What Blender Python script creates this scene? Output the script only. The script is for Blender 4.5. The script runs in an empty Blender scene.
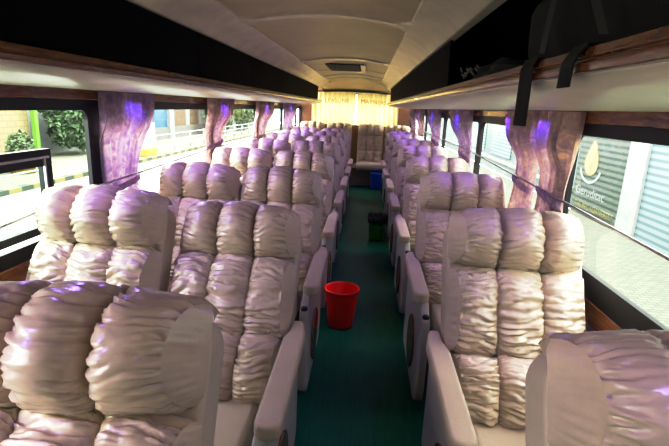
import bpy, bmesh, math, random
from mathutils import Vector, Matrix, noise

random.seed(7)
C = bpy.context.scene.collection
PI = math.pi
SC = bpy.context.scene

# ------------------------------------------------------------------ materials
def _new(name):
    m = bpy.data.materials.new(name); m.use_nodes = True
    nt = m.node_tree
    return m, nt, nt.nodes['Principled BSDF']

def _coord(nt, scale=(1, 1, 1)):
    tc = nt.nodes.new('ShaderNodeTexCoord'); mp = nt.nodes.new('ShaderNodeMapping')
    mp.inputs['Scale'].default_value = scale
    nt.links.new(tc.outputs['Object'], mp.inputs['Vector'])
    return mp.outputs['Vector']

def _ramp(nt, fac, stops):
    r = nt.nodes.new('ShaderNodeValToRGB')
    e = r.color_ramp.elements
    while len(e) < len(stops): e.new(0.5)
    for i, (p, c) in enumerate(stops):
        e[i].position = p; e[i].color = (*c, 1)
    nt.links.new(fac, r.inputs['Fac'])
    return r.outputs['Color']

def _noise(nt, vec, scale, detail=4, rough=.6, dist=0):
    n = nt.nodes.new('ShaderNodeTexNoise')
    n.inputs['Scale'].default_value = scale; n.inputs['Detail'].default_value = detail
    n.inputs['Roughness'].default_value = rough; n.inputs['Distortion'].default_value = dist
    nt.links.new(vec, n.inputs['Vector'])
    return n.outputs['Fac']

def _bump(nt, b, h, strength, dist=.01):
    bp = nt.nodes.new('ShaderNodeBump')
    bp.inputs['Strength'].default_value = strength; bp.inputs['Distance'].default_value = dist
    nt.links.new(h, bp.inputs['Height']); nt.links.new(bp.outputs['Normal'], b.inputs['Normal'])

def plain(name, c, rough=.5, metal=0, var=.12, scale=6, bump=0, bscale=60, spec=.5, coat=0, stretch=(1, 1, 1)):
    m, nt, b = _new(name)
    v = _coord(nt, stretch)
    f = _noise(nt, v, scale)
    lo = tuple(max(0, x*(1-var)) for x in c); hi = tuple(min(1, x*(1+var)) for x in c)
    nt.links.new(_ramp(nt, f, [(.3, lo), (.7, hi)]), b.inputs['Base Color'])
    b.inputs['Roughness'].default_value = rough; b.inputs['Metallic'].default_value = metal
    b.inputs['Specular IOR Level'].default_value = spec
    b.inputs['Coat Weight'].default_value = coat; b.inputs['Coat Roughness'].default_value = .12
    if bump: _bump(nt, b, _noise(nt, v, bscale, 3), bump)
    return m

def wood(name, a, bcol, rough=.22):
    m, nt, b = _new(name)
    v = _coord(nt, (6, .9, 6))
    f = _noise(nt, v, 5, 8, .7, 1.6)
    nt.links.new(_ramp(nt, f, [(.3, a), (.52, tuple((x+y)/2 for x, y in zip(a, bcol))), (.7, bcol)]), b.inputs['Base Color'])
    b.inputs['Roughness'].default_value = rough; b.inputs['Coat Weight'].default_value = .4
    return m

M = {}
M['vinyl'] = plain('satin_vinyl', (.66, .555, .445), .27, var=.07, scale=9, bump=.10, bscale=55, spec=.8)
M['vinyl_plain'] = plain('plain_vinyl', (.64, .55, .445), .42, var=.05, scale=5, bump=.12, bscale=220)
M['plastic'] = plain('cream_plastic', (.52, .49, .455), .33, var=.04, scale=3)
M['dark_plastic'] = plain('dark_plastic', (.015, .015, .017), .35)
M['burl'] = wood('burl_wood', (.05, .02, .01), (.30, .13, .06))
M['wood'] = wood('rail_wood', (.10, .028, .010), (.36, .135, .05))
M['wood_sill'] = wood('sill_wood', (.22, .07, .02), (.52, .22, .08))
M['cream'] = plain('cream_panel', (.74, .68, .53), .30, var=.07, scale=2.5, spec=.6)
M['cream_low'] = plain('cream_lower_wall', (.55, .49, .40), .5)
M['ceil'] = plain('ceiling_panel', (.70, .585, .34), .36, var=.10, scale=2.2)
M['gusset'] = plain('ceiling_gusset', (.82, .75, .57), .26, var=.10, scale=5, bump=.12, bscale=9)
M['black'] = plain('gloss_black', (.004, .0045, .006), .6, var=.3, spec=.03)
M['black_matt'] = plain('matt_black', (.004, .0045, .005), .9, spec=.05)
M['rubber'] = plain('window_rubber', (.010, .010, .012), .38)
M['strap'] = plain('strap_webbing', (.010, .010, .011), .8, bump=.3, bscale=180)
M['alu'] = plain('aluminium', (.62, .62, .62), .3, metal=1)
M['wire'] = plain('grey_wire', (.42, .40, .40), .35, metal=.6)
M['pedestal'] = plain('pedestal', (.07, .06, .055), .6)
M['brown_wall'] = plain('brown_rear_panel', (.20, .10, .055), .5)
M['plinth'] = plain('rear_plinth', (.22, .17, .14), .5)

def bucket_mat(name, c):
    m, nt, b = _new(name)
    v = _coord(nt)
    f = _noise(nt, v, 5)
    nt.links.new(_ramp(nt, f, [(.3, tuple(x*.9 for x in c)), (.7, c)]), b.inputs['Base Color'])
    b.inputs['Roughness'].default_value = .3
    b.inputs['Subsurface Weight'].default_value = .25
    b.inputs['Subsurface Radius'].default_value = tuple(.03*max(x, .05) for x in c)
    return m
M['red'] = bucket_mat('red_plastic', (1.0, .02, .02))
M['green'] = bucket_mat('green_plastic', (.03, .26, .03))
M['blue'] = bucket_mat('blue_plastic', (.01, .07, .62))
M['bag'] = plain('bin_liner', (.008, .008, .010), .22, bump=.6, bscale=30, spec=.7)

def floor_mat():
    m, nt, b = _new('green_floor')
    v = _coord(nt, (1, .03, 1))
    f = _noise(nt, v, 130, 3)
    v2 = _coord(nt, (1, 1, 1))
    f2 = _noise(nt, v2, 2.5, 3)
    mx = nt.nodes.new('ShaderNodeMath'); mx.operation = 'MULTIPLY_ADD'
    mx.inputs[1].default_value = .6
    nt.links.new(f, mx.inputs[0]); 
    m2 = nt.nodes.new('ShaderNodeMath'); m2.operation = 'MULTIPLY'; m2.inputs[1].default_value = .4
    nt.links.new(f2, m2.inputs[0]); nt.links.new(m2.outputs[0], mx.inputs[2])
    nt.links.new(_ramp(nt, mx.outputs[0], [(.35, (.0005, .060, .038)), (.65, (.001, .135, .085))]), b.inputs['Base Color'])
    b.inputs['Roughness'].default_value = .5
    b.inputs['Specular IOR Level'].default_value = .2
    _bump(nt, b, f, .2, .004)
    return m
M['floor'] = floor_mat()

def curtain_mat(name, dark, light, scale=16, tr=.35):
    m, nt, b = _new(name)
    v = _coord(nt)
    f = _noise(nt, v, scale, 3, .5, 1.5)
    f2 = _noise(nt, v, 3, 2)
    a = nt.nodes.new('ShaderNodeMath'); a.operation = 'MULTIPLY_ADD'; a.inputs[1].default_value = .62
    s = nt.nodes.new('ShaderNodeMath'); s.operation = 'MULTIPLY'; s.inputs[1].default_value = .38
    nt.links.new(f2, s.inputs[0]); nt.links.new(f, a.inputs[0]); nt.links.new(s.outputs[0], a.inputs[2])
    col = _ramp(nt, a.outputs[0], [(.38, dark), (.56, tuple((x+y)/2 for x, y in zip(dark, light))), (.66, light)])
    nt.links.new(col, b.inputs['Base Color'])
    b.inputs['Roughness'].default_value = .65
    b.inputs['Sheen Weight'].default_value = .3
    t = nt.nodes.new('ShaderNodeBsdfTranslucent'); mixn = nt.nodes.new('ShaderNodeMixShader')
    nt.links.new(col, t.inputs['Color'])
    mixn.inputs[0].default_value = tr
    out = nt.nodes['Material Output']
    nt.links.new(b.outputs[0], mixn.inputs[1]); nt.links.new(t.outputs[0], mixn.inputs[2])
    nt.links.new(mixn.outputs[0], out.inputs['Surface'])
    return m
M['curtain'] = curtain_mat('damask_curtain', (.44, .27, .36), (.92, .70, .50))
M['curtain2'] = curtain_mat('mauve_curtain', (.36, .23, .40), (.80, .60, .62))
M['gold'] = curtain_mat('gold_curtain', (.80, .60, .30), (.92, .78, .50), 22, .40)

def glass_mat():
    m, nt, b = _new('window_glass')
    nt.nodes.remove(b)
    t = nt.nodes.new('ShaderNodeBsdfTransparent'); g = nt.nodes.new('ShaderNodeBsdfGlossy'); x = nt.nodes.new('ShaderNodeMixShader')
    v = _coord(nt); f = _noise(nt, v, 1.5)
    nt.links.new(_ramp(nt, f, [(.3, (.90, .96, .95)), (.7, (.94, .98, .97))]), t.inputs['Color'])
    g.inputs['Roughness'].default_value = .02
    fr = nt.nodes.new('ShaderNodeLayerWeight'); fr.inputs['Blend'].default_value = .12
    mul = nt.nodes.new('ShaderNodeMath'); mul.operation = 'MULTIPLY'; mul.inputs[1].default_value = .13
    nt.links.new(fr.outputs['Fresnel'], mul.inputs[0]); nt.links.new(mul.outputs[0], x.inputs[0])
    nt.links.new(t.outputs[0], x.inputs[1]); nt.links.new(g.outputs[0], x.inputs[2])
    nt.links.new(x.outputs[0], nt.nodes['Material Output'].inputs['Surface'])
    return m
M['glass'] = glass_mat()

# exterior
M['road'] = plain('pale_road', (.21, .235, .215), .9, var=.15, scale=2)
M['kerb'] = None
def kerb_mat():
    m, nt, b = _new('painted_kerb')
    v = _coord(nt)
    w = nt.nodes.new('ShaderNodeTexWave'); w.bands_direction = 'Y'; w.inputs['Scale'].default_value = .35
    nt.links.new(v, w.inputs['Vector'])
    nt.links.new(_ramp(nt, w.outputs['Fac'], [(.47, (.07, .08, .065)), (.53, (.20, .175, .085))]), b.inputs['Base Color'])
    b.inputs['Roughness'].default_value = .9
    return m
M['kerb'] = kerb_mat()
def paver_mat():
    m, nt, b = _new('pavers')
    v = _coord(nt)
    br = nt.nodes.new('ShaderNodeTexBrick'); br.inputs['Scale'].default_value = 3.0
    br.inputs['Color1'].default_value = (.165, .172, .125, 1); br.inputs['Color2'].default_value = (.125, .136, .10, 1)
    br.inputs['Mortar'].default_value = (.085, .10, .08, 1); br.inputs['Mortar Size'].default_value = .03
    nt.links.new(v, br.inputs['Vector']); nt.links.new(br.outputs['Color'], b.inputs['Base Color'])
    b.inputs['Roughness'].default_value = .9
    return m
M['paver'] = paver_mat()
M['sidewalk'] = plain('sidewalk', (.17, .18, .13), .9, scale=3)
def brick_mat(name, a, c, mo, sc):
    m, nt, b = _new(name)
    tc = nt.nodes.new('ShaderNodeTexCoord'); mp = nt.nodes.new('ShaderNodeMapping')
    mp.inputs['Rotation'].default_value = (PI/2, 0, PI/2)
    nt.links.new(tc.outputs['Object'], mp.inputs['Vector'])
    sx = nt.nodes.new('ShaderNodeSeparateXYZ'); cx = nt.nodes.new('ShaderNodeCombineXYZ')
    nt.links.new(tc.outputs['Object'], sx.inputs[0])
    nt.links.new(sx.outputs['Y'], cx.inputs['X']); nt.links.new(sx.outputs['Z'], cx.inputs['Y'])
    br = nt.nodes.new('ShaderNodeTexBrick'); br.inputs['Scale'].default_value = sc
    br.inputs['Color1'].default_value = (*a, 1); br.inputs['Color2'].default_value = (*c, 1); br.inputs['Mortar'].default_value = (*mo, 1)
    br.inputs['Mortar Size'].default_value = .025
    nt.links.new(cx.outputs[0], br.inputs['Vector']); nt.links.new(br.outputs['Color'], b.inputs['Base Color'])
    b.inputs['Roughness'].default_value = .9
    return m
M['ybrick'] = brick_mat('yellow_block', (.25, .21, .12), (.225, .195, .115), (.19, .165, .10), 1.2)
def shutter_mat(name, lo, hi, sc=4.2):
    m, nt, b = _new(name)
    v = _coord(nt)
    w = nt.nodes.new('ShaderNodeTexWave'); w.bands_direction = 'Z'; w.inputs['Scale'].default_value = sc
    nt.links.new(v, w.inputs['Vector'])
    nt.links.new(_ramp(nt, w.outputs['Fac'], [(.2, lo), (.6, hi)]), b.inputs['Base Color'])
    b.inputs['Roughness'].default_value = .5
    return m
M['shut_dark'] = shutter_mat('dark_shutter', (.045, .06, .052), (.10, .122, .11), 2.3)
M['shut_light'] = shutter_mat('pale_shutter', (.10, .14, .155), (.185, .235, .25), 2.3)
M['wall_white'] = plain('white_wall', (.25, .27, .26), .9)
M['wall_teal'] = plain('pale_teal_wall', (.15, .19, .185), .8, scale=1.0, var=.2)
M['sign_white'] = plain('sign_white', (.26, .29, .28), .8)
M['sign_yellow'] = plain('sign_yellow', (.24, .225, .13), .8)
M['green_post'] = plain('lime_paint', (.12, .25, .05), .6)
M['blue_wall'] = plain('blue_wall', (.075, .135, .205), .8)
M['brown_door'] = plain('brown_door', (.16, .12, .085), .8)
M['grey_wall'] = plain('grey_wall', (.19, .19, .17), .9)
M['rail_white'] = plain('white_rail', (.36, .38, .37), .6)
M['white_box'] = plain('white_box', (.40, .41, .38), .6)
M['yellow_base'] = plain('yellow_base', (.34, .25, .06), .8)
M['leaf'] = plain('leaf_green', (.075, .115, .06), .6, var=.6, scale=3)
M['leaf2'] = plain('leaf_pale', (.11, .145, .085), .6, var=.5, scale=3)
M['orange_leaf'] = plain('orange_leaf', (.32, .10, .03), .6, var=.4)
M['bark'] = plain('bark', (.12, .10, .07), .9)

# ------------------------------------------------------------------ helpers
def link(name, me, m, parent=None, smooth=False):
    if smooth:
        for p in me.polygons: p.use_smooth = True
    if m is not None: me.materials.append(m)
    o = bpy.data.objects.new(name, me); C.objects.link(o)
    if parent is not None: o.parent = parent
    return o

def obj(name, bm, m, parent=None, smooth=False, bevel=0, seg=2, angle=35):
    bmesh.ops.recalc_face_normals(bm, faces=bm.faces[:])
    me = bpy.data.meshes.new(name); bm.to_mesh(me); bm.free()
    o = link(name, me, m, parent, smooth)
    if bevel:
        md = o.modifiers.new('bevel', 'BEVEL'); md.width = bevel; md.segments = seg; md.limit_method = 'ANGLE'; md.angle_limit = math.radians(angle)
        md.harden_normals = False
        for p in me.polygons: p.use_smooth = True
        try:
            wn = o.modifiers.new('wn', 'WEIGHTED_NORMAL'); wn.keep_sharp = True
        except Exception: pass
    return o

def tag(o, label, cat, group=None, kind=None):
    if label: o['label'] = label
    if cat: o['category'] = cat
    if group: o['group'] = group
    if kind: o['kind'] = kind
    return o

def thing(name, label, cat, loc=(0, 0, 0), rotz=0, group=None):
    o = bpy.data.objects.new(name, None); C.objects.link(o)
    o.empty_display_size = .05
    o.location = loc; o.rotation_euler = (0, 0, rotz)
    return tag(o, label, cat, group)

def struct(name, bm, m, parent=None, **k):
    o = obj(name, bm, m, parent, **k)
    if parent is None: o['kind'] = 'structure'
    return o

def box(bm, x0, x1, y0, y1, z0, z1):
    vs = [bm.verts.new((x, y, z)) for x in (x0, x1) for y in (y0, y1) for z in (z0, z1)]
    for f in ((0, 1, 3, 2), (4, 6, 7, 5), (0, 4, 5, 1), (2, 3, 7, 6), (0, 2, 6, 4), (1, 5, 7, 3)):
        bm.faces.new([vs[i] for i in f])
    return bm

def B(*a):
    bm = bmesh.new()
    return box(bm, *a)

def prism(bm, pts, axis, a, b):
    """extrude polygon pts (two coords) along axis from a to b"""
    def mk(p, t):
        if axis == 'x': return (t, p[0], p[1])
        if axis == 'y': return (p[0], t, p[1])
        return (p[0], p[1], t)
    v0 = [bm.verts.new(mk(p, a)) for p in pts]; v1 = [bm.verts.new(mk(p, b)) for p in pts]
    n = len(pts)
    bm.faces.new(v0); bm.faces.new(v1[::-1])
    for i in range(n): bm.faces.new((v0[i], v0[(i+1) % n], v1[(i+1) % n], v1[i]))
    return bm

def tube(bm, pts, r, n=8):
    pts = [Vector(p) for p in pts]; rings = []
    for i, p in enumerate(pts):
        d = (pts[min(i+1, len(pts)-1)] - pts[max(i-1, 0)]).normalized()
        a = d.cross(Vector((0, 0, 1)))
        if a.length < 1e-3: a = d.cross(Vector((1, 0, 0)))
        a.normalize(); b = d.cross(a).normalized()
        rr = r[i] if isinstance(r, (list, tuple)) else r
        rings.append([bm.verts.new(p + a*rr*math.cos(2*PI*k/n) + b*rr*math.sin(2*PI*k/n)) for k in range(n)])
    for i in range(len(rings)-1):
        for k in range(n):
            bm.faces.new((rings[i][k], rings[i][(k+1) % n], rings[i+1][(k+1) % n], rings[i+1][k]))
    bm.faces.new(rings[0]); bm.faces.new(rings[-1][::-1])
    return bm

def lathe(bm, prof, n=40, c=(0, 0, 0), close=False):
    rings = []
    for r, z in prof:
        if r < 1e-6: rings.append([bm.verts.new((c[0], c[1], c[2]+z))])
        else: rings.append([bm.verts.new((c[0]+r*math.cos(2*PI*k/n), c[1]+r*math.sin(2*PI*k/n), c[2]+z)) for k in range(n)])
    for a, b in zip(rings, rings[1:]):
        for k in range(n):
            k2 = (k+1) % n
            if len(a) == 1 and len(b) == 1: continue
            if len(a) == 1: bm.faces.new((a[0], b[k2], b[k]))
            elif len(b) == 1: bm.faces.new((a[k], a[k2], b[0]))
            else: bm.faces.new((a[k], a[k2], b[k2], b[k]))
    return bm

def dup(root):
    r = root.copy(); C.objects.link(r)
    for ch in list(root.children):
        c = ch.copy(); C.objects.link(c); c.parent = r
        for g in list(ch.children):
            d = g.copy(); C.objects.link(d); d.parent = c
    return r

# ------------------------------------------------------------------ geometry constants
XL, XR = -1.45, .945          # inner wall planes
CX = -.275                   # bus centre line
YF, YB = -.9, 10.25          # front / rear of the modelled cabin
LIP = .675                   # rack lip half width

# ------------------------------------------------------------------ shell
struct('floor', B(XL-.06, XR+.06, YF, YB, -.06, 0), M['floor'])

def side(name, x, s, pillars, ztop=1.50):
    """s=-1 left, +1 right : lower wall, sill trim, header trim, window frames with panes"""
    xo = x + s*.05
    lo, hi = min(x, xo), max(x, xo)
    struct('wall_'+name, B(lo, hi, YF, YB, -.06, .750), M['cream_low'])
    xi = x - s*.012
    struct('trim_1' if name == 'left' else 'trim_3', B(min(xi, xo), max(xi, xo), YF, YB, .750, .840), M['wood_sill'], bevel=.006)
    struct('trim_2' if name == 'left' else 'trim_4', B(min(xi, xo), max(xi, xo), YF, YB, 1.528, 1.60), M['wood'], bevel=.006)
    ys = [YF] + pillars + [YB]
    for i in range(len(ys)-1):
        y0, y1 = ys[i], ys[i+1]
        bm = bmesh.new()
        hw = .055
        a, b = (y0, y0+hw) if i else (y0, y0+hw), (y1-hw, y1)
        zb, zt = .840, 1.528
        gb, gt = (.905 if s < 0 else .940), 1.478
        # frame outline with rounded inner corners
        inner = []
        R = .05
        iy0, iy1 = y0+hw, y1-hw
        for (cy, cz, a0) in ((iy1-R, gt-R, 0), (iy0+R, gt-R, 90), (iy0+R, gb+R, 180), (iy1-R, gb+R, 270)):
            for k in range(6):
                t = math.radians(a0 + 90*k/5); inner.append((cy+R*math.cos(t), cz+R*math.sin(t)))
        outer = []
        for (p, q) in inner:
            # project to outer rect
            dy = (p-(iy0+iy1)/2)/((iy1-iy0)/2); dz = (q-(gb+gt)/2)/((gt-gb)/2)
            sc = 1/max(abs(dy), abs(dz))
            outer.append(((y0+y1)/2 + dy*sc*(y1-y0)/2, (zb+zt)/2 + dz*sc*(zt-zb)/2))
        # add exact corners by snapping nearest
        for c in ((y1, zt), (y0, zt), (y0, zb), (y1, zb)):
            j = min(range(len(outer)), key=lambda k: (outer[k][0]-c[0])**2 + (outer[k][1]-c[1])**2); outer[j] = c
        n = len(inner)
        f0 = x - s*.01
        rings = []
        for xx in (f0, x + s*.012):
            rings.append(([bm.verts.new((xx, p, q)) for p, q in inner], [bm.verts.new((xx, p, q)) for p, q in outer]))
        for k in range(n):
            k2 = (k+1) % n
            bm.faces.new((rings[0][0][k], rings[0][0][k2], rings[0][1][k2], rings[0][1][k]))
            bm.faces.new((rings[1][0][k], rings[1][0][k2], rings[1][1][k2], rings[1][1][k]))
            bm.faces.new((rings[0][0][k], rings[0][0][k2], rings[1][0][k2], rings[1][0][k]))
            bm.faces.new((rings[0][1][k], rings[0][1][k2], rings[1][1][k2], rings[1][1][k]))
        num = i+1 + (0 if name == 'left' else len(pillars_left)+1)
        w = struct('window_%d' % num, bm, M['rubber'])
        xg = x + s*.004
        bm = bmesh.new()
        vs = [bm.verts.new((xg, p, q)) for p, q in inner]; bm.faces.new(vs)
        obj('pane', bm, M['glass'], w)
    return

pillars_left = [.55, 2.40, 4.25, 6.10, 7.95, 9.55]
pillars_right = [.36, 2.21, 3.95, 5.75, 7.55, 9.3]
side('left', XL, -1, pillars_left)
side('right', XR, 1, pillars_right)

# sliding sash of the front left window, standing inside the frame
w = thing('sliding_sash', 'black framed sliding window sash with latch in the nearest street-side window', 'window sash', (XL+.0, 1.3, .905))
bm = bmesh.new()
y0, y1, z0, z1 = -.7, .72, .03, .405
fw = .05
pts = [(y0, z0), (y1, z0), (y1, z1), (y0, z1)]
for a in ((y0, y1, z0, z0+.035), (y0, y1, z1-.075, z1), (y0, y0+fw, z0+.035, z1-.075), (y1-fw, y1, z0+.035, z1-.075)):
    box(bm, -.012, .022, *a)
obj('frame', bm, M['rubber'], w, bevel=.003)
bm = bmesh.new(); box(bm, .022, .030, y0+.03, y1-.025, z1-.040, z1-.030)
box(bm, .022, .030, y1-.060, y1-.050, z0+.05, z1-.035)
obj('sash_bead', bm, M['alu'], w)
obj('pane', B(.004, .006, y0+fw, y1-fw, z0+.035, z1-.075), M['glass'], w)
obj('latch', B(.018, .045, y1-.10, y1-.052, .10, .15), M['dark_plastic'], w, bevel=.004)

# luggage racks: wood lip, cream underside, rear/inner face, ceiling edge
def rack(name, s, openfront):
    xl = CX + s*LIP
    xw = XL if s < 0 else XR
    # cream underside (curved slightly)
    bm = bmesh.new()
    prof = [(xl, 1.628), (xl+s*.03, 1.605), (xl+s*.16, 1.585), (xw-s*.10, 1.577), (xw-s*.02, 1.602), (xw+s*.05, 1.602), (xw+s*.05, 1.66), (xl+s*.02, 1.66)]
    prism(bm, prof, 'y', YF, 9.75)
    struct('trim_5' if s < 0 else 'trim_6', bm, M['cream'], bevel=.008)
    bm = bmesh.new()
    prof = [(xl-s*.012, 1.630), (xl-s*.016, 1.648), (xl-s*.004, 1.653), (xl-s*.012, 1.658), (xl-s*.006, 1.676), (xl+s*.02, 1.681), (xl+s*.035, 1.66), (xl+s*.02, 1.630)]
    prism(bm, prof, 'y', YF, 9.75)
    struct('trim_7' if s < 0 else 'trim_8', bm, M['wood'], bevel=.003)
    # black back of the rack
    xb = xw - s*.02
    bm = bmesh.new()
    prism(bm, [(xw+s*.05, 1.66), (xw-s*.01, 1.66), (xw-s*.10, 2.0), (xl+s*.02, 2.03), (xl+s*.02, 2.06), (xw+s*.05, 2.03)], 'y', YF, 9.75)
    struct('wall_rack_left' if s < 0 else 'wall_rack_right', bm, M['black_matt'])
rack('left', -1, False)
rack('right', 1, True)

def rack_doors(s, spans, lab):
    xl = CX + s*LIP
    for i, (a, b) in enumerate(spans):
        bm = bmesh.new()
        prism(bm, [(xl+s*.022, 1.681), (xl+s*.035, 1.681), (xl+s*.030, 1.925), (xl+s*.017, 1.925)], 'y', a+.004, b-.004)
        d = obj('locker_door', bm, M['black'], None, bevel=.003)
        tag(d, lab[i], 'locker door', 'black overhead locker doors')
ordn = ['first', 'second', 'third', 'fourth', 'fifth', 'sixth']
rack_doors(-1, [(YF, 1.0), (1.0, 2.7), (2.7, 3.95), (3.95, 5.35), (5.35, 7.4), (7.4, 9.2)],
           ['glossy black overhead locker door above the double seats, %s from the camera' % o for o in ordn])
rack_doors(1, [(2.62, 4.3), (4.3, 6.0), (6.0, 9.0)],
           ['glossy black overhead locker door above the single seats, %s beyond the open rack' % o for o in ordn[:3]])

# ceiling: gussets (cream) and arched centre panel with cross ribs
bm = bmesh.new()
for s in (-1, 1):
    xl = CX + s*LIP
    prof = [(xl+s*.045, 1.918), (xl, 1.918), (xl-s*.03, 1.945), (xl-s*.06, 1.968), (xl-s*.13, 2.002), (xl-s*.185, 2.022), (xl-s*.185, 2.05), (xl+s*.045, 2.05)]
    prism(bm, prof, 'y', YF, YB)
g = struct('trim_9', bm, M['gusset'], bevel=.006)
def arch(x):  # ceiling height across the centre
    t = (x-CX)/.50
    return 2.03 + .058*(1-t*t)
bm = bmesh.new()
N = 24
xs = [CX-.505 + 1.01*i/N for i in range(N+1)]
pr = [(x, arch(x)) for x in xs] + [(x, arch(x)+.04) for x in reversed(xs)]
prism(bm, pr, 'y', YF, YB)
struct('ceiling', bm, M['ceil'])
def rib(y, w, drop, corner=True):
    bm = bmesh.new()
    n = 32; rows = []
    sec = [(-w/2-.02, -.004), (-w/2, drop), (w/2, drop), (w/2+.02, -.004)]
    for i in range(n+1):
        x = CX-.50 + 1.0*i/n
        e = abs((x-CX)/.5)
        flare = .10*max(0, (e-.8)/.2)**2
        row = []
        for (dy, dz) in sec:
            yy = dy + math.copysign(flare, dy)
            row.append(bm.verts.new((x, y+yy, arch(x)-dz)))
        rows.append(row)
    for a, b in zip(rows, rows[1:]):
        for k in range(3): bm.faces.new((a[k], a[k+1], b[k+1], b[k]))
    return bm
for i, y in enumerate((.45, 2.96, 5.45, 7.94, 9.6)):
    o = struct('trim_%d' % (10+i), rib(y, .10, .014), M['gusset'], smooth=False)
# secondary shallow ribs in the panels
for i, y in enumerate((6.9, 8.75)):
    struct('trim_%d' % (16+i), rib(y, .05, .008), M['ceil'])

struct('wall_front', B(XL-.05, XR+.05, YF-.06, YF, -.06, 2.15), M['black_matt'])  # unseen closed black panel, added to shut out light from the front
# ceiling vent hatch
v = thing('ceiling_vent', 'dark rectangular roof vent grille in the ceiling over the aisle', 'vent', (-.30, 6.55, 2.088))
obj('frame', B(-.34, .34, -.60, .60, -.012, .0), M['gusset'], v, bevel=.004)
bm = bmesh.new()
box(bm, -.27, .23, -.52, .52, -.020, -.012)
obj('grille', bm, M['black_matt'], v)
bm = bmesh.new()
for i in range(9):
    yy = -.46+.115*i; box(bm, -.26, .16, yy, yy+.03, -.028, -.018)
obj('slat', bm, M['dark_plastic'], v)
obj('lamp_cover', B(.18, .25, -.5, .5, -.03, -.012), M['gusset'], v, bevel=.004)

# rear wall with corner panels and window opening
bm = bmesh.new()
box(bm, XL-.05, XR+.05, YB, YB+.06, -.06, 1.16)
box(bm, XL-.05, -1.16, YB, YB+.06, 1.16, 2.1); box(bm, .62, XR+.05, YB, YB+.06, 1.16, 2.1)
box(bm, -1.16, .62, YB, YB+.06, 1.86, 2.15)
struct('wall_rear', bm, M['brown_wall'])
bm = bmesh.new()
box(bm, -1.16, .62, YB+.02, YB+.05, 1.16, 1.20); box(bm, -1.16, .62, YB+.02, YB+.05, 1.82, 1.86)
box(bm, -1.16, -1.12, YB+.02, YB+.05, 1.2, 1.82); box(bm, .58, .62, YB+.02, YB+.05, 1.2, 1.82)
wr = struct('window_15', bm, M['rubber'])
obj('pane', B(-1.12, .58, YB+.03, YB+.034, 1.2, 1.82), M['glass'], wr)
# rear cove (dark) above the curtain : black curved trim
bm = bmesh.new()
n = 24
for i in range(n):
    pass
pr = [(CX-.92+1.84*i/n, 1.838+.03*(1-((i/n-.5)*2)**2)) for i in range(n+1)]
pr2 = [(x, z+.022) for x, z in reversed(pr)]
prism(bm, pr+pr2, 'y', 10.02, 10.10)
b2 = bmesh.new()
rows = []
for i in range(13):
    x = CX-.70+1.4*i/12
    rows.append([b2.verts.new((x, 9.30, min(2.10, arch(x)+.02))), b2.verts.new((x, 9.75, min(2.02, arch(x)-.03))), b2.verts.new((x, 10.13, 1.872)), b2.verts.new((x, 10.24, 1.86))])
for a, b in zip(rows, rows[1:]):
    for k in range(3): b2.faces.new((a[k], a[k+1], b[k+1], b[k]))
struct('ceiling_rear', b2, M['ceil'], smooth=True)
tag(obj('curtain_rail', bm, M['dark_plastic']), 'dark curved curtain rail across the top of the rear window', 'curtain rail')

# rear plinth (step under the rear bench)
struct('trim_18', B(XL+.0, XR-.0, 9.42, YB, 0, .36), M['plinth'], bevel=.01)

# ------------------------------------------------------------------ curtains
def curtain(name, label, cat, x, s, y0, y1, ztop, ztie, ty0, ty1, zbot, by0, by1, folds, m, group, amp=.028, seed=0, tie=True, axis='x'):
    """pleated cloth on the wall plane x; gathered at ztie to [ty0,ty1]"""
    bm = bmesh.new()
    nu, nv = 110, 46
    rnd = random.Random(seed)
    ph = rnd.random()*6
    def lerp(a, b, t): return a+(b-a)*t
    def sm(t): t = max(0, min(1, t)); return t*t*(3-2*t)
    rows = []
    for j in range(nv+1):
        z = lerp(ztop, zbot, j/nv)
        if z > ztie:
            t = (ztop-z)/(ztop-ztie)
            k = sm(t)**1.25
            a, b = lerp(y0, ty0, k), lerp(y1, ty1, k)
        else:
            t = sm((ztie-z)/max(1e-4, ztie-zbot))
            a, b = lerp(ty0, by0, t), lerp(ty1, by1, t)
        comp = (y1-y0)/max(.05, (b-a))
        row = []
        for i in range(nu+1):
            u = i/nu
            uu = u + .02*math.sin(5*u*PI+ph) + .015*noise.noise((u*3, z*2, seed))
            aa = amp*min(1.5, .55+.45*comp)*(.25+.75*sm((z-1.27)/.18))
            off = aa*(math.sin(2*PI*folds*uu+ph) + .35*math.sin(2*PI*folds*2.3*uu+ph*2+z*2))
            off += .008*noise.noise((u*4, z*5, seed+3))
            if tie: off += .03*math.exp(-((z-ztie)/.05)**2)*0
            yy = lerp(a, b, u) + .006*math.sin(z*9+u*20)
            xx = x - s*(.026+.032*sm((z-1.27)/.18)+off)
            row.append(bm.verts.new((xx, yy, z) if axis == 'x' else (yy, xx, z)))
        rows.append(row)
    for a, b in zip(rows, rows[1:]):
        for i in range(nu): bm.faces.new((a[i], a[i+1], b[i+1], b[i]))
    o = obj(name, bm, m, None, smooth=True)
    tag(o, label, cat, group)
    if tie:
        bm = bmesh.new()
        cy, hy = (ty0+ty1)/2, (ty1-ty0)/2+.02
        loop = [(x - s*(.032+.024*math.sin(t)), cy+hy*math.cos(t), ztie+.02*math.cos(t)) for t in [2*PI*k/28 for k in range(29)]]
        prev = None
        for p in loop:
            cur = [bm.verts.new((p[0], p[1], p[2]+d)) for d in (-.018, .018)]
            if prev: bm.faces.new((prev[0], prev[1], cur[1], cur[0]))
            prev = cur
        obj('tieback', bm, M['curtain2'], o, smooth=True)
    return o
G = 'mauve and gold window curtains'
curtain('curtain', 'mauve curtain tied on the pillar behind the black sliding sash', 'curtain', XL, -1, 2.38, 3.02, 1.575, 1.05, 2.42, 2.80, .86, 2.40, 3.05, 7, M['curtain2'], G, seed=1)
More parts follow.
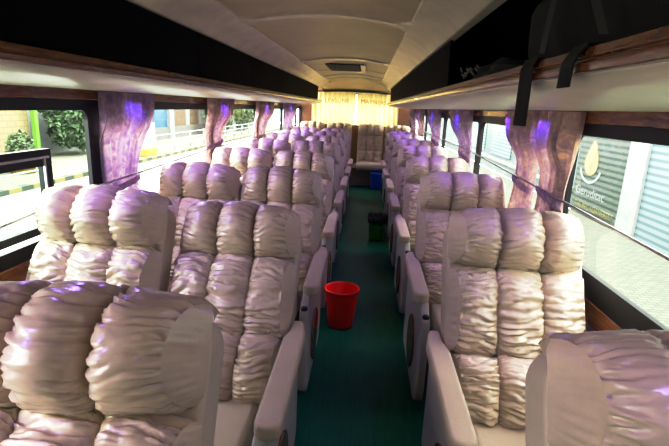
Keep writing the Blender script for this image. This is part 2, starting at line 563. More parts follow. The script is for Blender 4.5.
curtain('curtain', 'pinkish mauve curtain on the second pillar along the double-seat windows', 'curtain', XL, -1, 4.08, 4.86, 1.575, 1.16, 4.1, 4.55, .90, 4.0, 4.8, 7, M['curtain'], G, seed=2)
curtain('curtain', 'gold-lit brown curtain on the third pillar along the double-seat windows', 'curtain', XL, -1, 5.9, 6.95, 1.575, 1.12, 5.85, 6.5, .90, 5.8, 6.8, 6, M['curtain'], G, seed=3)
curtain('curtain', 'violet-lit curtain on the last pillar of the double-seat windows', 'curtain', XL, -1, 7.9, 9.3, 1.575, 1.12, 8.0, 9.0, .90, 7.9, 9.2, 7, M['curtain2'], G, seed=4)
curtain('curtain', 'gold and violet curtain beside the shutter view, nearest of the single-seat windows', 'curtain', XR, 1, 2.05, 2.52, 1.575, 1.17, 2.16, 2.44, .90, 2.12, 2.48, 5, M['curtain'], G, seed=5, amp=.032)
curtain('curtain', 'pink curtain half behind the long hanging strap', 'curtain', XR, 1, 2.54, 2.97, 1.575, 1.17, 2.55, 2.86, .90, 2.54, 2.94, 5, M['curtain'], G, seed=6, amp=.032)
curtain('curtain', 'narrow mauve curtain on the second pillar of the single-seat windows', 'curtain', XR, 1, 4.12, 5.03, 1.575, 1.17, 4.12, 4.6, .90, 4.08, 4.7, 7, M['curtain2'], G, seed=7)
curtain('curtain', 'violet curtain on the third pillar of the single-seat windows', 'curtain', XR, 1, 5.82, 6.95, 1.575, 1.17, 5.9, 6.6, .90, 5.8, 6.7, 6, M['curtain2'], G, seed=8)
curtain('curtain', 'brownish curtain on the fourth pillar of the single-seat windows', 'curtain', XR, 1, 7.6, 8.5, 1.575, 1.17, 7.6, 8.3, .90, 7.6, 8.4, 6, M['curtain'], G, seed=9)
curtain('curtain', 'dim violet curtain at the rear end of the single-seat windows', 'curtain', XR, 1, 8.8, 9.9, 1.575, 1.17, 8.8, 9.7, .90, 8.8, 9.8, 6, M['curtain2'], G, seed=10)

# rear golden curtain, two panels with printed lettering
def arc_z(x): return 1.835 + .03*(1-((x-CX)/.92)**2)
def rear_panel(label, xa, xb, seed, text):
    bm = bmesh.new(); nu, nv = 90, 24; rows = []
    for j in range(nv+1):
        row = []
        for i in range(nu+1):
            u = i/nu; x = xa+(xb-xa)*u
            z = arc_z(x) + (1.18-arc_z(x))*j/nv
            y = 10.16 + .014*math.sin(2*PI*9*u+seed+.6*math.sin(j*.2)) + .012*noise.noise((u*5, j*.12, seed))
            row.append(bm.verts.new((x, y, z)))
        rows.append(row)
    for a, b in zip(rows, rows[1:]):
        for i in range(nu): bm.faces.new((a[i], a[i+1], b[i+1], b[i]))
    o = obj('rear_curtain', bm, M['gold'], None, smooth=True)
    tag(o, label, 'curtain', 'golden rear window curtains')
    cu = bpy.data.curves.new('lettering', 'FONT'); cu.body = text; cu.size = .125; cu.align_x = 'CENTER'; cu.extrude = .001
    t = bpy.data.objects.new('lettering', cu); C.objects.link(t)
    dg = bpy.context.evaluated_depsgraph_get()
    me = bpy.data.meshes.new_from_object(t.evaluated_get(dg)); bpy.data.objects.remove(t)
    xm = (xa+xb)/2 + (.07 if xa < -.5 else -.09)
    for v in me.vertices:
        X = xm + v.co.x; v.co = Vector((X, 10.125, arc_z(X)-.22 + v.co.y))
    link('lettering', me, M['orange_text'], o)
    return o
M['orange_text'] = plain('orange_print', (.75, .22, .04), .8)
rear_panel('golden sunlit rear curtain half on the double-seat side with faint orange lettering', -1.20, -.255, 1.0, 'LEASLINE')
rear_panel('golden sunlit rear curtain half on the single-seat side with faint orange lettering', -.235, .66, 2.7, 'MAYNERS')

# curtain wires along the windows
def wire(label, x, pts):
    bm = bmesh.new(); tube(bm, [(x, y, z) for y, z in pts], .0058, 8)
    o = obj('curtain_wire', bm, M['wire'], None, smooth=True)
    tag(o, label, 'wire')
wire('thin metal curtain wire along the double-seat windows', XL+.085, [(-.7, .96), (.5, 1.0), (1.6, 1.05), (2.3, 1.10), (3.9, 1.14), (6, 1.15), (9, 1.15)])
wire('thin metal curtain wire along the single-seat windows', XR-.043, [(-.7, 1.09), (.5, 1.133), (1.39, 1.165), (2.22, 1.186), (3.96, 1.23), (6.4, 1.24), (9, 1.24)])

# ------------------------------------------------------------------ seats
def ruched(width, s0, s1, depth, lobes, seed, flapw, wr, edge=.5, over=0.0, h_var=.10, nu_l=40, nv=110, freq=5.0, mid_w=.2, pc=.95, ps=1.0, crown=.20, dshape=1.0, fend=.60):
    """gathered cushion: lobes across x, bulging forward (-y) between heights s0..s1 ; returns (main bm, [flap bm])"""
    mid, hh = (s0+s1)/2, (s1-s0)/2
    x0 = -width/2+flapw; L = (width-2*flapw)/lobes
    a0, a1 = -PI/2, PI/2 + over
    def prof(t):
        return (max(0, 1-abs(t)**2.2))**.5
    def seamx(a):           # how far the end seam moves outward away from the middle height (D-shaped side flap)
        c = max(0, math.cos(a))
        return flapw*.80*dshape*(1-c**.55)
    def crn(x): return 1-crown*(2*x/width)**2
    def fold(vv, warp, t, key):
        k = noise.noise((vv*2.9+warp*2.0+key*7.7, t*(.75-.45*mid_w)+key*4.3, seed))
        k2 = noise.noise((vv*6.1+warp*2.6+key*3.3, t*1.2+key*9.1, seed+5))
        f1 = min(1, math.sqrt(k*k+.0009)*3.4)-.68
        f2 = min(1, math.sqrt(k2*k2+.002)*3.2)-.65
        return f1+.42*f2
    def row(x, B_, wamp, lobe, t, outer):
        out = []
        cr = crn(x)
        d = depth*(edge+(1-edge)*B_)*cr
        H = hh*(1-h_var+h_var*B_)*(1-(1-cr)*1.25)
        wl = max(0, min(1, .5-t*.9))
        for j in range(nv+1):
            a = a0+(a1-a0)*j/nv
            c, sn = math.cos(a), math.sin(a)
            n = d*math.copysign(abs(c)**pc, c); s = mid+H*math.copysign(abs(sn)**ps, sn)
            vv = a*hh*freq*1.9
            warp = .6*noise.noise((x*9, vv*.5, seed+lobe*3.1))
            fl = fold(vv, warp, t+1, lobe*2.0+.37) if wl > 0 else 0
            fr = fold(vv, warp, 1-t, lobe*2.0+1.61) if wl < 1 else 0
            dis = wamp*(fl*wl+fr*(1-wl))
            big = .012*noise.noise((x*6, s*7, seed+11))
            q = abs(c)**.3 if c > 0 else 0
            n += (dis*.9+big)*q*max(.25, c)
            s += dis*sn*.9
            xx = x + (seamx(a)*outer*max(0, abs(t))**2 if outer else 0)
            out.append((xx, -n, s))
        return out
    def build(rows):
        bm = bmesh.new(); V = [[bm.verts.new(p) for p in r] for r in rows]
        for a, b in zip(V, V[1:]):
            for j in range(nv): bm.faces.new((a[j], a[j+1], b[j+1], b[j]))
        return bm
    TE = .84
    rows = []
    for l in range(lobes):
        for i in range(nu_l + (1 if l == lobes-1 else 0)):
            t = -1+2*i/nu_l
            wl_ = [.315, .37, .315][l]*(width-2*flapw); xl_ = x0+[0, .315, .685][l]*(width-2*flapw)
            x = xl_+wl_*(t+1)/2
            te, outer = t, 0
            if l == 0 and t < 0: te, outer = t*TE, -1
            if l == lobes-1 and t > 0: te, outer = t*TE, 1
            w = wr*(mid_w+(1-mid_w)*abs(t)**1.5)
            if abs(t) > .95: w *= .8
            if outer and abs(t) > .88: w *= max(0, (1-abs(t))/.12)
            rows.append(row(x, prof(te), w, l, t, outer))
    main = build(rows)
    flaps = []
    if flapw > .005:
        eb = edge+(1-edge)*prof(TE)
        for sd in (-1, 1):
            fr = []
            xs0 = width/2-flapw-.003
            cr = crn(xs0)
            for i in range(13):
                q = i/12
                d = depth*cr*(eb*(1-q)**1.05+.03*q) - .001*(1-q)**4
                H = hh*((1-h_var+h_var*prof(TE))*(1-(1-cr)*1.25)*(1-q)+fend*q)
                r = []
                for j in range(nv+1):
                    a = a0+(a1-a0)*j/nv
                    c, sn = math.cos(a), math.sin(a)
                    xs = xs0+seamx(a)
                    x = sd*(xs+(width/2-xs)*q)
                    n = d*math.copysign(abs(c)**pc, c); s = mid+H*math.copysign(abs(sn)**ps, sn)
                    wv = .012*q*(1-q)**2*4*noise.noise((a*7, q*.8, seed+sd)) + .005*noise.noise((q*3, a*2.0, seed+sd*2))
                    r.append((x, -n-(wv+.012*noise.noise((xs0*6*sd, s*7, seed+11))*(1-q)**2)*max(0, c), s))
                fr.append(r)
            flaps.append(build(fr))
    return main, flaps

LEAN = math.radians(24)
BASEZ, BASEY = .420, 0.0
def set_lean(o, ang, dy=0):
    o.rotation_euler = (-ang, 0, 0); o.location = (0, BASEY+dy, BASEZ)

def make_seat(name, arm_side, seed, arm=True):
    t = thing(name, None, 'seat')
    W = .54
    # shell: padded slab with rounded top
    bm = bmesh.new()
    pts = []
    R = .075
    for (cx, cz, a0) in ((W/2-R, .772-R, 0), (-W/2+R, .772-R, 90)):
        for k in range(7):
            a = math.radians(a0+90*k/6); pts.append((cx+R*math.cos(a), cz+R*math.sin(a)))
    pts += [(-W/2, -.10), (W/2, -.10)]
    prism(bm, pts, 'y', 0.0, .115)
    sh = obj('backrest', bm, M['vinyl_plain'], t, bevel=.016, seg=3, angle=50)
    set_lean(sh, LEAN)
    main, flaps = ruched(W-.005, .562, .826, .178, 3, seed, .050, .028, edge=.46, over=.6, h_var=.17, freq=7.0, mid_w=.14)
    h = obj('headrest', main, M['vinyl'], t, smooth=True); set_lean(h, LEAN)
    for f in flaps: obj('side_flap', f, M['vinyl'], h, smooth=True)
    main, flaps = ruched(W, .225, .585, .110, 3, seed+20, .040, .030, edge=.62, h_var=.12, freq=6.0, mid_w=.62, pc=.72, ps=.9, crown=.07, fend=.85)
    o = obj('back_cushion', main, M['vinyl'], t, smooth=True); set_lean(o, LEAN)
    for f in flaps: obj('side_flap', f, M['vinyl_plain'], o, smooth=True)
    main, flaps = ruched(W-.02, -.03, .25, .140, 3, seed+40, .035, .030, edge=.62, h_var=.12, freq=6.4, mid_w=.62, pc=.72, ps=.9, crown=.07, fend=.85)
    o = obj('lumbar_cushion', main, M['vinyl'], t, smooth=True); set_lean(o, LEAN)
    for f in flaps: obj('side_flap', f, M['vinyl_plain'], o, smooth=True)
    # seat cushion
    bm = bmesh.new()
    prof = [(-.50, .34), (-.525, .40), (-.50, .445), (-.40, .465), (-.1, .455), (.06, .45), (.06, .33), (-.46, .31)]
    w2 = W/2-.012
    prism(bm, prof, 'x', -w2+(.07 if arm_side < 0 and arm else 0), w2-(.07 if arm_side > 0 and arm else 0))
    obj('seat_cushion', bm, M['vinyl_plain'], t, bevel=.022, seg=3, angle=30)
    # pedestal
    bm = bmesh.new(); box(bm, -W/2+.08, W/2-.08, -.30, .10, 0.0, .32); 
    obj('pedestal', bm, M['pedestal'], t, bevel=.01)
    if arm:
        s = arm_side
        xo = s*(W/2+.028)        # outer face of the arm panel
        xi = s*(W/2-.015)
        bm = bmesh.new()
        # side view polygon (y,z)
        pr = [(-.52, .10), (-.535, .16), (-.53, .50), (-.515, .545), (-.47, .565), (-.42, .60), (-.05, .613), (.17, .625), (.23, .60), (.25, .50), (.24, .12), (.18, .05), (-.45, .05)]
        prism(bm, pr, 'x', min(xo, xi), max(xo, xi))
        p = obj('armrest', bm, M['plastic'], t, bevel=.012, seg=3, angle=25)
        # pad plan outline (x across from outer to inner)
        ox, ix, mx = s*(W/2+.072), s*(W/2-.012), s*(W/2+.028)
        plan = []
        n = 9
        cy = -.415
        for k in range(n+1):
            a = PI*k/n
            plan.append(((ox+ix)/2 + (ox-ix)/2*math.cos(a), cy-.035*math.sin(a)))
        plan += [(ix, .06), (s*(W/2+.006), .115), (s*(W/2+.006), .20), (s*(W/2+.052), .20), (ox, .10)]
        bm = bmesh.new()
        prism(bm, plan, 'z', .618, .672)
        # slight forward slope
        for v in bm.verts: v.co.z += .012*(v.co.y)/.4
        obj('arm_pad', bm, M['vinyl_plain'], p, bevel=.014, seg=3, angle=40)
        bm = bmesh.new()
        rr = .135; pr = [(-.20+rr*math.cos(2*PI*k/36), .27+rr*1.15*math.sin(2*PI*k/36)) for k in range(36)]
        prism(bm, pr, 'x', min(xo, xo+s*.012), max(xo, xo+s*.012))
        obj('wood_inlay', bm, M['burl'], p, bevel=.005, angle=60)
        bm = bmesh.new()
        lathe(bm, [(0, .006), (.014, .005), (.018, 0), (.018, -.012), (0, -.012)], 20, ((xo+xi)/2, -.495, .560))
        obj('recline_button', bm, M['dark_plastic'], p, smooth=True)
    return t

def place(o, x, y, label, group, lean=24, dz=0, dx=0):
    o.location = (x, y, 0)
    tag(o, label, 'seat', group)
    for ch in o.children:
        if ch.name.split('.')[0] in ('backrest', 'headrest', 'back_cushion', 'lumbar_cushion'):
            ch.rotation_euler = (-math.radians(lean), 0, 0)
    return o

nth = ['first', 'second', 'third', 'fourth', 'fifth', 'sixth', 'seventh', 'eighth']
PITCH = 1.07
pr_aisle = make_seat('bus_seat', 1, 1.3)
pr_win = make_seat('bus_seat', -1, 8.9, arm=False)
pr_single = make_seat('bus_seat', -1, 15.1)
lab_a = ['mauve-lit ruched beige seat close to the camera beside the aisle, on the double-seat side',
         'reclined ruched beige aisle seat with bright seat cushion, just before the red bucket',
         'ruched beige aisle seat of the double row whose armrest touches the red bucket']
lab_w = ['ruched beige window seat beside the nearest mauve-lit aisle seat',
         'ruched beige window seat by the black sliding sash, daylight on its back cushion',
         'ruched beige window seat beside the first mauve curtain']
lab_s = ['dark mauve-lit single seat closest to the camera, only its headrest shown',
         'ruched beige single seat beside the shutter-view curtain, lit warm by the window',
         'ruched beige single seat beyond the nearest single seats, violet light on its headrest']
def gen(kind, k):
    return 'ruched beige %s, %s row from the camera' % (kind, nth[k])
lean_a = [26, 36, 31, 29, 25, 27, 25, 25]
lean_w = [24, 24, 30, 28, 26, 24, 26, 25]
lean_s = [24, 24, 24, 26, 24, 25, 24, 25]
ya = 1.50 - PITCH
for k in range(8):
    y = ya + PITCH*k
    o = pr_aisle if k == 0 else dup(pr_aisle)
    place(o, -.535 if k else -.562, y + (.06 if k else .10), lab_a[k] if k < 3 else gen('aisle seat of the double rows', k), 'ruched seats on the aisle side of the double rows', lean_a[k])
    o = pr_win if k == 0 else dup(pr_win)
    place(o, -1.085 if k else -1.107, y+.05, lab_w[k] if k < 3 else gen('window seat of the double rows', k), 'ruched window seats of the double rows', lean_w[k])
    o = pr_single if k == 0 else dup(pr_single)
    place(o, .628, y+.06, lab_s[k] if k < 3 else gen('single seat', k), 'ruched single seats by the shutter-side windows', lean_s[k])
pr_rear = dup(pr_win)
for i, x in enumerate((-1.14, -.57, .10, .655)):
    o = pr_rear if i == 0 else dup(pr_rear)
    place(o, x, 9.68, ['ruched rear bench seat in the corner on the double-seat side', 'ruched rear bench seat second from the double-seat corner',
                       'ruched rear bench seat facing down the aisle', 'ruched rear bench seat in the corner on the single-seat side'][i], 'ruched rear bench seats', 20)
    o.location.z = .03
    for ch in list(o.children):
        if ch.name.split('.')[0] == 'pedestal': bpy.data.objects.remove(ch)

# ------------------------------------------------------------------ buckets in the aisle
def bucket(name, label, cat, loc, r0, r1, h, m):
    t = thing(name, label, cat, loc)
    bm = bmesh.new()
    lathe(bm, [(0, .004), (r0-.01, .004), (r0, .0), (r0+.002, .02), (r1-.003, h-.03), (r1-.002, h-.014), (r1+.005, h-.012), (r1+.006, h), (r1-.002, h+.002), (r1-.007, h-.01), (r0-.004, .012), (0, .012)], 48)
    obj('body', bm, m, t, smooth=True)
    return t
bucket('bucket', 'red plastic bucket standing in the aisle', 'bucket', (-.105, 3.10, 0), .090, .122, .29, M['red'])
bucket('bucket', 'blue plastic bucket far down the aisle by the rear bench', 'bucket', (.262, 9.08, 0), .105, .135, .32, M['blue'])
gb = bucket('waste_bin', 'green plastic waste bin with black liner in the aisle', 'bin', (.200, 5.46, 0), .088, .108, .28, M['green'])
# crumpled liner over the rim
bm = bmesh.new(); n = 56; rows = []
for j, (r, z) in enumerate([(.106, .20), (.116, .235), (.115, .285), (.110, .312), (.095, .30), (.07, .24), (0.02, .22)]):
    row = []
    for k in range(n):
        a = 2*PI*k/n
        f = noise.noise((math.cos(a)*4, math.sin(a)*4, j*.7))
        row.append(bm.verts.new(((r+.016*f+ .01*math.sin(9*a+j))*math.cos(a), (r+.016*f+.01*math.sin(9*a+j))*math.sin(a), z + .028*noise.noise((math.cos(a)*3, math.sin(a)*3, j*.5+7)))))
    rows.append(row)
for a, b in zip(rows, rows[1:]):
    for k in range(n): bm.faces.new((a[k], a[(k+1) % n], b[(k+1) % n], b[k]))
bm.faces.new(rows[-1])
obj('bin_liner', bm, M['bag'], gb, smooth=True)

# ------------------------------------------------------------------ straps and luggage in the open rack
XLIP = CX+LIP
def strap(label, y, w, ztop, zbot, sway, skew=0):
    bm = bmesh.new()
    path = [(XLIP+.08, ztop-.012), (XLIP+.03, ztop+.004), (XLIP-.008, ztop+.002), (XLIP-.022, ztop-.02), (XLIP-.026, (ztop+zbot)/2), (XLIP-.026+sway, zbot)]
    rows = []
    for i, (x, z) in enumerate(path):
        q = i/(len(path)-1)
        yc = y + skew*(1-q)
        rows.append([[bm.verts.new((x-d, yc+s*w/2, z)) for s in (-1, 1)] for d in (0, .004)])
    for a, b in zip(rows, rows[1:]):
        for d in (0, 1): bm.faces.new((a[d][0], a[d][1], b[d][1], b[d][0]))
        for s in (0, 1): bm.faces.new((a[0][s], a[1][s], b[1][s], b[0][s]))
    o = obj('hanging_strap', bm, M['strap'])
    tag(o, label, 'strap', 'black straps over the wooden rack lip')
strap('long black webbing strap hanging from the wooden rack lip over a curtain', 1.165, .084, 1.680, 1.525, -.004, .065)
strap('short black webbing strap folded over the wooden rack lip near the camera', .95, .054, 1.680, 1.605, .0, -.022)
# duffel bag with carry loop
b = thing('duffel_bag', 'black duffel bag with grey carry strap lying in the open rack', 'bag', (.66, 1.12, 1.662))
bm = bmesh.new(); rows = []
nu, nv = 40, 28
for i in range(nu+1):
    u = i/nu; yy = -.62+1.24*u
    e = (1-abs(2*u-1)**5)**.5*.98+.02
    row = []
    for k in range(nv):
        a = 2*PI*k/nv
        f = 1+.12*noise.noise((math.cos(a)*2, math.sin(a)*2, u*8))
        x = .19*e*f*math.copysign(abs(math.cos(a))**.7, math.cos(a)); z = .135+.135*e*f*math.copysign(abs(math.sin(a))**.75, math.sin(a))
        row.append(bm.verts.new((x, yy, max(.002, z))))
    rows.append(row)
for a_, b_ in zip(rows, rows[1:]):
    for k in range(nv): bm.faces.new((a_[k], a_[(k+1) % nv], b_[(k+1) % nv], b_[k]))
bm.faces.new(rows[0]); bm.faces.new(rows[-1])
obj('body', bm, M['strap'], b, smooth=True)
bm = bmesh.new(); prev = None
for k in range(25):
    t = k/24; a = PI*t
    p = (-.225 - .02*math.sin(a), .16-.32*t, .04+.17*math.sin(a))
    cur = [bm.verts.new((p[0], p[1]-.02, p[2])), bm.verts.new((p[0], p[1]+.02, p[2]+.006))]
    if prev: bm.faces.new((prev[0], prev[1], cur[1], cur[0]))
    prev = cur
M['grey_strap'] = plain('grey_webbing', (.03, .03, .03), .7)
obj('carry_strap', bm, M['grey_strap'], b)
# a small crumpled black sheet with tinsel-like trim
c = thing('crumpled_net', 'small crumpled dark net with pale trim on the rack edge', 'net', (.50, 1.86, 1.66))
bm = bmesh.new()
bmesh.ops.create_icosphere(bm, subdivisions=4, radius=1)
for v in bm.verts:
    f = 1+.35*noise.noise(v.co*2.2)
    v.co = Vector((v.co.x*.08*f, v.co.y*.24*f, max(0, .035+.05*v.co.z*f)))
obj('body', bm, M['strap'], c, smooth=True)
bm = bmesh.new()
for k in range(14):
    y = .05+.022*k; p = Vector((-.085+.012*math.sin(k*2.1), y, .050+.012*math.sin(k*1.3)))
    tube(bm, [p, p+Vector((-.006, .012, .010+.008*math.sin(k*3)))], .004, 5)
M['tinsel'] = plain('pale_trim', (.20, .20, .18), .4)
obj('trim', bm, M['tinsel'], c)

# ------------------------------------------------------------------ outside
ZG = -1.0
bm = B(-9.0, XL-.3, -12, 60, ZG-.1, ZG)
struct('street', bm, M['road'])
struct('ground_under_bus', B(XL-.3, XR+.4, -12, 60, ZG-.1, ZG), M['road'])
struct('kerb', B(-9.25, -9.0, -12, 60, ZG-.1, ZG+.13), M['kerb'])
struct('sidewalk_far', B(-14, -9.25, -12, 60, ZG-.1, ZG+.10), M['sidewalk'])
struct('sidewalk_near', B(XR+.4, 5.5, -12, 60, ZG-.1, -.80), M['paver'])

def railing(y0, y1, label):
    t = thing('street_railing', label, 'railing', (-9.6, y0, ZG+.10), 0, 'white pipe railings on the far pavement')
    L = y1-y0
    for z in (.25, .52, .80):
        bm = bmesh.new(); tube(bm, [(0, 0, z), (0, L, z)], .028, 8); obj('rail', bm, M['rail_white'], t, smooth=True)
    n = max(1, round(L/2.2))
    for i in range(n+1):
        bm = bmesh.new(); tube(bm, [(0, L*i/n, 0), (0, L*i/n, .86)], .04, 8); obj('post', bm, M['rail_white'], t, smooth=True)
railing(9.0, 13.2, 'white pipe railing seen through the black sliding sash')
railing(20.75, 40, 'long white pipe railing along the pavement beyond the white utility box')

t = thing('utility_box', 'white upright utility box on a yellow base on the far pavement', 'utility box', (-9.75, 19.9, ZG+.10))
obj('cabinet', B(-.3, .3, -.55, .55, .32, 1.40), M['white_box'], t, bevel=.02)
obj('base', B(-.36, .36, -.62, .62, 0, .32), M['yellow_base'], t, bevel=.02)
obj('door', B(.3, .315, -.45, .45, .38, 1.32), M['white_box'], t, bevel=.005)

t = thing('shop_building', 'pale yellow block wall building behind the railing', 'building', (-12.6, 8, ZG+.10))
obj('wall', B(-3, 0, -10, 8.75, 0, 7), M['ybrick'], t)
obj('roof', B(-3.1, .15, -10.1, 8.9, 7, 7.2), M['grey_wall'], t)
t = thing('green_post', 'lime green painted post at the corner of the yellow wall', 'post', (-12.35, 16.75, ZG+.10))
obj('shaft', B(-.08, .08, -.09, .09, 0, 6.5), M['green_post'], t, bevel=.01); obj('footing', B(-.2, .2, -.22, .22, 0, .18), M['grey_wall'], t)
t = thing('white_house', 'white plain wall behind the creeper, past the lime post', 'building', (-13.4, 17.3, ZG+.10))
obj('wall', B(-3, 0, 0, 6.8, 0, 6), M['wall_white'], t); obj('coping', B(-3.1, .1, 0, 6.9, 6, 6.2), M['grey_wall'], t)
t = thing('blue_shop', 'blue fronted shop beyond the white railing', 'building', (-12.6, 24.4, ZG+.10))
obj('wall', B(-3, 0, 0, 4.6, 0, 6), M['blue_wall'], t)
obj('pilaster', B(0, .2, 4.6, 5.3, 0, 6), M['wall_white'], t)
obj('low_wall', B(.02, .10, 0, 4.6, 0, .75), M['grey_wall'], t)
t = thing('grey_shop', 'pale shop with grey shutter and brown door beyond the railing', 'building', (-12.6, 29.7, ZG+.10))
obj('wall', B(-3, 0, 0, 16, 0, 6), M['wall_white'], t)
obj('shutter', B(0, .05, .4, 2.3, .75, 3), M['brown_door'], t); obj('door', B(0, .05, 3.2, 4.8, 0, 3), M['brown_door'], t)
obj('low_wall', B(.02, .10, 0, 9, 0, .75), M['grey_wall'], t)

def leafy(name, label, cat, loc, size, n, m, m2=None, seed=0, trunk=True, group=None):
    t = thing(name, label, cat, loc, 0, group)
    rnd = random.Random(seed)
    bm = bmesh.new(); bm2 = bmesh.new()
    for i in range(n):
        while True:
            p = Vector((rnd.uniform(-1, 1), rnd.uniform(-1, 1), rnd.uniform(-1, 1)))
            if p.length < 1 and p.length > .35+.3*noise.noise(p*2+Vector((seed, 0, 0))): break
        p *= 1+.25*noise.noise(p*2.5+Vector((seed, 3, 0)))
        c = Vector((p.x*size[0], p.y*size[1], size[2]*(1+p.z) + (loc[3] if len(loc) > 3 else 0)))
        d = Vector((rnd.gauss(0, 1), rnd.gauss(0, 1), rnd.gauss(0, 1))).normalized(); e = d.orthogonal().normalized()
        l = rnd.uniform(.07, .13)*(size[1]/3+.6); w = l*.45
        tgt = bm2 if (m2 and rnd.random() < .12 and p.y > .2) else bm
        vs = [tgt.verts.new(c-d*l), tgt.verts.new(c+e*w), tgt.verts.new(c+d*l), tgt.verts.new(c-e*w)]
        tgt.faces.new(vs)
    obj('foliage', bm, m, t)
    if m2: obj('blossom', bm2, m2, t)
    else: bm2.free()
    if trunk:
        bm = bmesh.new(); tube(bm, [(0, 0, 0), (.05, .06, size[2]*.7), (0, .0, size[2]*1.5)], [.09, .07, .03], 8); obj('trunk', bm, M['bark'], t)
    return t
leafy('creeper_bush', 'large green bush with orange blossom on the white wall past the lime post', 'bush', (-12.2, 19.2, -.70), (.8, 1.75, 1.25), 5200, M['leaf'], M['orange_leaf'], 3)
t = leafy('potted_shrub', 'small green shrub in a yellow pot before the yellow block wall', 'potted plant', (-10.7, 13.75, ZG+.10), (.30, .46, .42), 900, M['leaf2'], None, 5, trunk=False)
for ch in t.children: ch.location.z = .42
bm = bmesh.new(); lathe(bm, [(0, 0), (.33, 0), (.40, .5), (.43, .52), (.43, .58), (.37, .58), (.35, .45), (0, .45)], 28)
obj('pot', bm, M['yellow_base'], t, smooth=True)
for i, (y, sz, mm) in enumerate([(35.5, (.85, 2.5, 2.0), 'leaf2'), (42.5, (.85, 2.7, 2.6), 'leaf'), (50, (.85, 3.0, 2.8), 'leaf2')]):
    leafy('street_tree', ['pale green street tree beyond the grey shop', 'darker street tree between two pale ones', 'pale green street tree farthest along the pavement'][i], 'tree', (-11.3, y, ZG+.10), sz, 2600, M[mm], None, 11+i, group='street trees beyond the railing')
t = thing('far_house', 'pale teal house at the far end of the street', 'building', (-12.6, 47, ZG+.10))
obj('wall', B(-3, 0, 0, 30, 0, 7), M['wall_teal'], t); obj('roof', B(-3.2, .3, -.2, 30.2, 7, 7.3), M['grey_wall'], t)

# shutter shops on the single-seat side
XS = 5.5
t = thing('shuttered_shop', 'shuttered shop front with a drop emblem sign beyond the nearest window', 'shop front', (XS, 10, -.80))
def q(y): return y-10
obj('wall', B(.06, 3, q(-12), q(12.35), 0, 6), M['wall_white'], t)
obj('pillar', B(-.06, .10, q(9.33), q(9.98), 0, 6), M['wall_white'], t, bevel=.01)
obj('shutter', B(.0, .06, q(9.98), q(12.3), 0, 2.35), M['shut_dark'], t)
o = obj('roller_shutter', B(.0, .06, q(3.2), q(9.33), 0, 2.35), M['shut_light'], t)
obj('fascia', B(-.04, .06, q(3.0), q(12.3), 2.35, 6), M['wall_white'], t)
# emblem : drop outline + filled drop + halo
def drop(bm, cy, cz, h, w, x0, x1):
    pts = []
    for k in range(40):
        a = 2*PI*k/40
        z = -math.cos(a)
        r = math.sin(a)*(.5*(1-z)/1.0+.12)**.6 if True else 0
        pts.append((cy+w*r, cz+h*z))
    prism(bm, pts, 'x', x0, x1)
bm = bmesh.new(); drop(bm, q(11.58), 1.42, .42, .40, -.012, .0); sg = obj('emblem', bm, M['sign_yellow'], t)
bm = bmesh.new()
for sd in (-1, 1):
    prev = None
    for k in range(13):
        a = math.radians(195+75*k/12) if sd < 0 else math.radians(345-75*k/12)
        pts = [(q(11.58)+r*math.cos(a), 1.24+r*.78*math.sin(a)) for r in (.48, .56)]
        cur = [bm.verts.new((-.012, y, z)) for y, z in pts]
        if prev: bm.faces.new((prev[0], prev[1], cur[1], cur[0]))
        prev = cur
obj('emblem_arc', bm, M['sign_white'], sg)
def text(body, size, y, z, m, parent, sx=1.0):
    cu = bpy.data.curves.new('lettering', 'FONT'); cu.body = body; cu.size = size; cu.align_x = 'CENTER'; cu.extrude = .004
    ob = bpy.data.objects.new('lettering', cu); C.objects.link(ob)
    dg = bpy.context.evaluated_depsgraph_get(); me = bpy.data.meshes.new_from_object(ob.evaluated_get(dg)); bpy.data.objects.remove(ob)
    for v in me.vertices: v.co = Vector((-.010-v.co.z*.2, y - v.co.x*sx, z+v.co.y))
    link('lettering', me, m, parent)
text('Geruditac', .30, q(11.42), .50, M['sign_white'], t, 1.22)
text('THE REC LOANEREST', .215, q(11.14), .17, M['sign_yellow'], t, .92)
# further pale building
t = thing('pale_house', 'pale teal wall with faint window lines past the shop front', 'building', (XS, 12.4, -.80))
obj('wall', B(.05, 3, 0, 40, 0, 7), M['wall_teal'], t)
for i in range(4):
    obj('window', B(.0, .05, 1.6+4*i, 4.4+4*i, .7, 2.6), M['shut_light'], t)
obj('ledge', B(-.05, .05, 0, 40, .45, .55), M['wall_white'], t)

# ------------------------------------------------------------------ light
def light(name, kind, loc, energy, color, **k):
    d = bpy.data.lights.new(name, kind); d.energy = energy; d.color = color
    for a, v in k.items():
        if a != 'rot': setattr(d, a, v)
    o = bpy.data.objects.new(name, d); C.objects.link(o); o.location = loc
    if 'rot' in k: o.rotation_euler = k['rot']
    return o

wd = bpy.data.worlds.new('sky'); SC.world = wd; wd.use_nodes = True
nt = wd.node_tree; bg = nt.nodes['Background']
bg.inputs['Color'].default_value = (1.0, .985, .95, 1); bg.inputs['Strength'].default_value = 8.5

VIO = (.16, .07, 1.0)
for y in (2.68, 4.45, 6.4, 8.5):
    light('led_left', 'SPOT', (XL+.15, y, 1.545), 1.5, VIO, shadow_soft_size=0.0, spot_size=math.radians(150), spot_blend=.6, rot=(0, math.radians(12), 0))
for y in (2.35, 2.9, 4.6, 6.4, 8.0):
    light('led_right', 'SPOT', (XR-.15, y, 1.545), 1.3, VIO, shadow_soft_size=0.0, spot_size=math.radians(150), spot_blend=.6, rot=(0, math.radians(-12), 0))
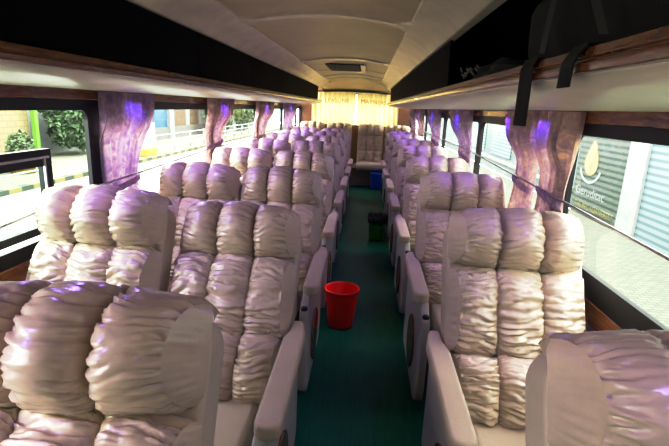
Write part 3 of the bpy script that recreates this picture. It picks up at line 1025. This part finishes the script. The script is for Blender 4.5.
# violet led spots on the underside of the luggage racks, aimed down into the cabin
for y in (.35, 1.5, 2.6, 3.7, 4.8, 5.9, 7.0, 8.1):
    light('rack_led_left', 'SPOT', (XL+.42, y, 1.568), 8.5 if y > 3 else 8, (.36, .22, 1.0), shadow_soft_size=0.0, spot_size=math.radians(165), spot_blend=1.0, rot=(0, math.radians(-25), 0))
    light('rack_led_right', 'SPOT', (XR-.42, y, 1.568), 7 if y > 3 else 4, (.36, .22, 1.0), shadow_soft_size=0.0, spot_size=math.radians(165), spot_blend=1.0, rot=(0, math.radians(25), 0))
# daylight through the rear window, behind the golden curtain
light('rear_daylight', 'AREA', (-.27, YB+.35, 1.55), 6, (1.0, .86, .60), shape='RECTANGLE', size=1.7, size_y=.6, rot=(PI/2, 0, PI))
# fill lamp added behind the camera, aimed up to brighten the front ceiling
light('windscreen_daylight', 'AREA', (-.25, -.85, 1.55), 15, (1.0, .92, .74), shape='RECTANGLE', size=1.8, size_y=.5, rot=(math.radians(164), 0, 0))

# ------------------------------------------------------------------ camera
f = 460.0; W_, H_ = 669, 446
roll = math.radians(2.6)
px, py = 33.0, 114.7
x0 = px*math.cos(roll)-py*math.sin(roll); y0 = py*math.cos(roll)+px*math.sin(roll)
pitch = math.atan(y0/f); yaw = math.atan(x0/math.hypot(f, y0))
F = Vector((-math.sin(yaw)*math.cos(pitch), math.cos(yaw)*math.cos(pitch), -math.sin(pitch)))
R0 = Vector((math.cos(yaw), math.sin(yaw), 0)); U0 = R0.cross(F)
Rv = R0*math.cos(roll)+U0*math.sin(roll); Uv = -R0*math.sin(roll)+U0*math.cos(roll)
cam = bpy.data.cameras.new('camera'); cam.sensor_fit = 'HORIZONTAL'; cam.sensor_width = 36; cam.lens = f/W_*36
cam.clip_start = .02; cam.clip_end = 300
co = bpy.data.objects.new('camera', cam); C.objects.link(co)
co.matrix_world = Matrix(((Rv.x, Uv.x, -F.x, 0), (Rv.y, Uv.y, -F.y, 0), (Rv.z, Uv.z, -F.z, 1.55), (0, 0, 0, 1)))
SC.camera = co

SC.view_settings.view_transform = 'Standard'
SC.view_settings.look = 'None'
SC.view_settings.exposure = 0.16
vs = SC.view_settings
vs.use_curve_mapping = True
cm = vs.curve_mapping.curves[3]
cm.points.new(.22, .155); cm.points.new(.56, .665)
vs.curve_mapping.update()
cy = SC.cycles
cy.max_bounces = 12; cy.diffuse_bounces = 8; cy.transparent_max_bounces = 16
cy.sample_clamp_indirect = 6.0
cy.use_denoising = True
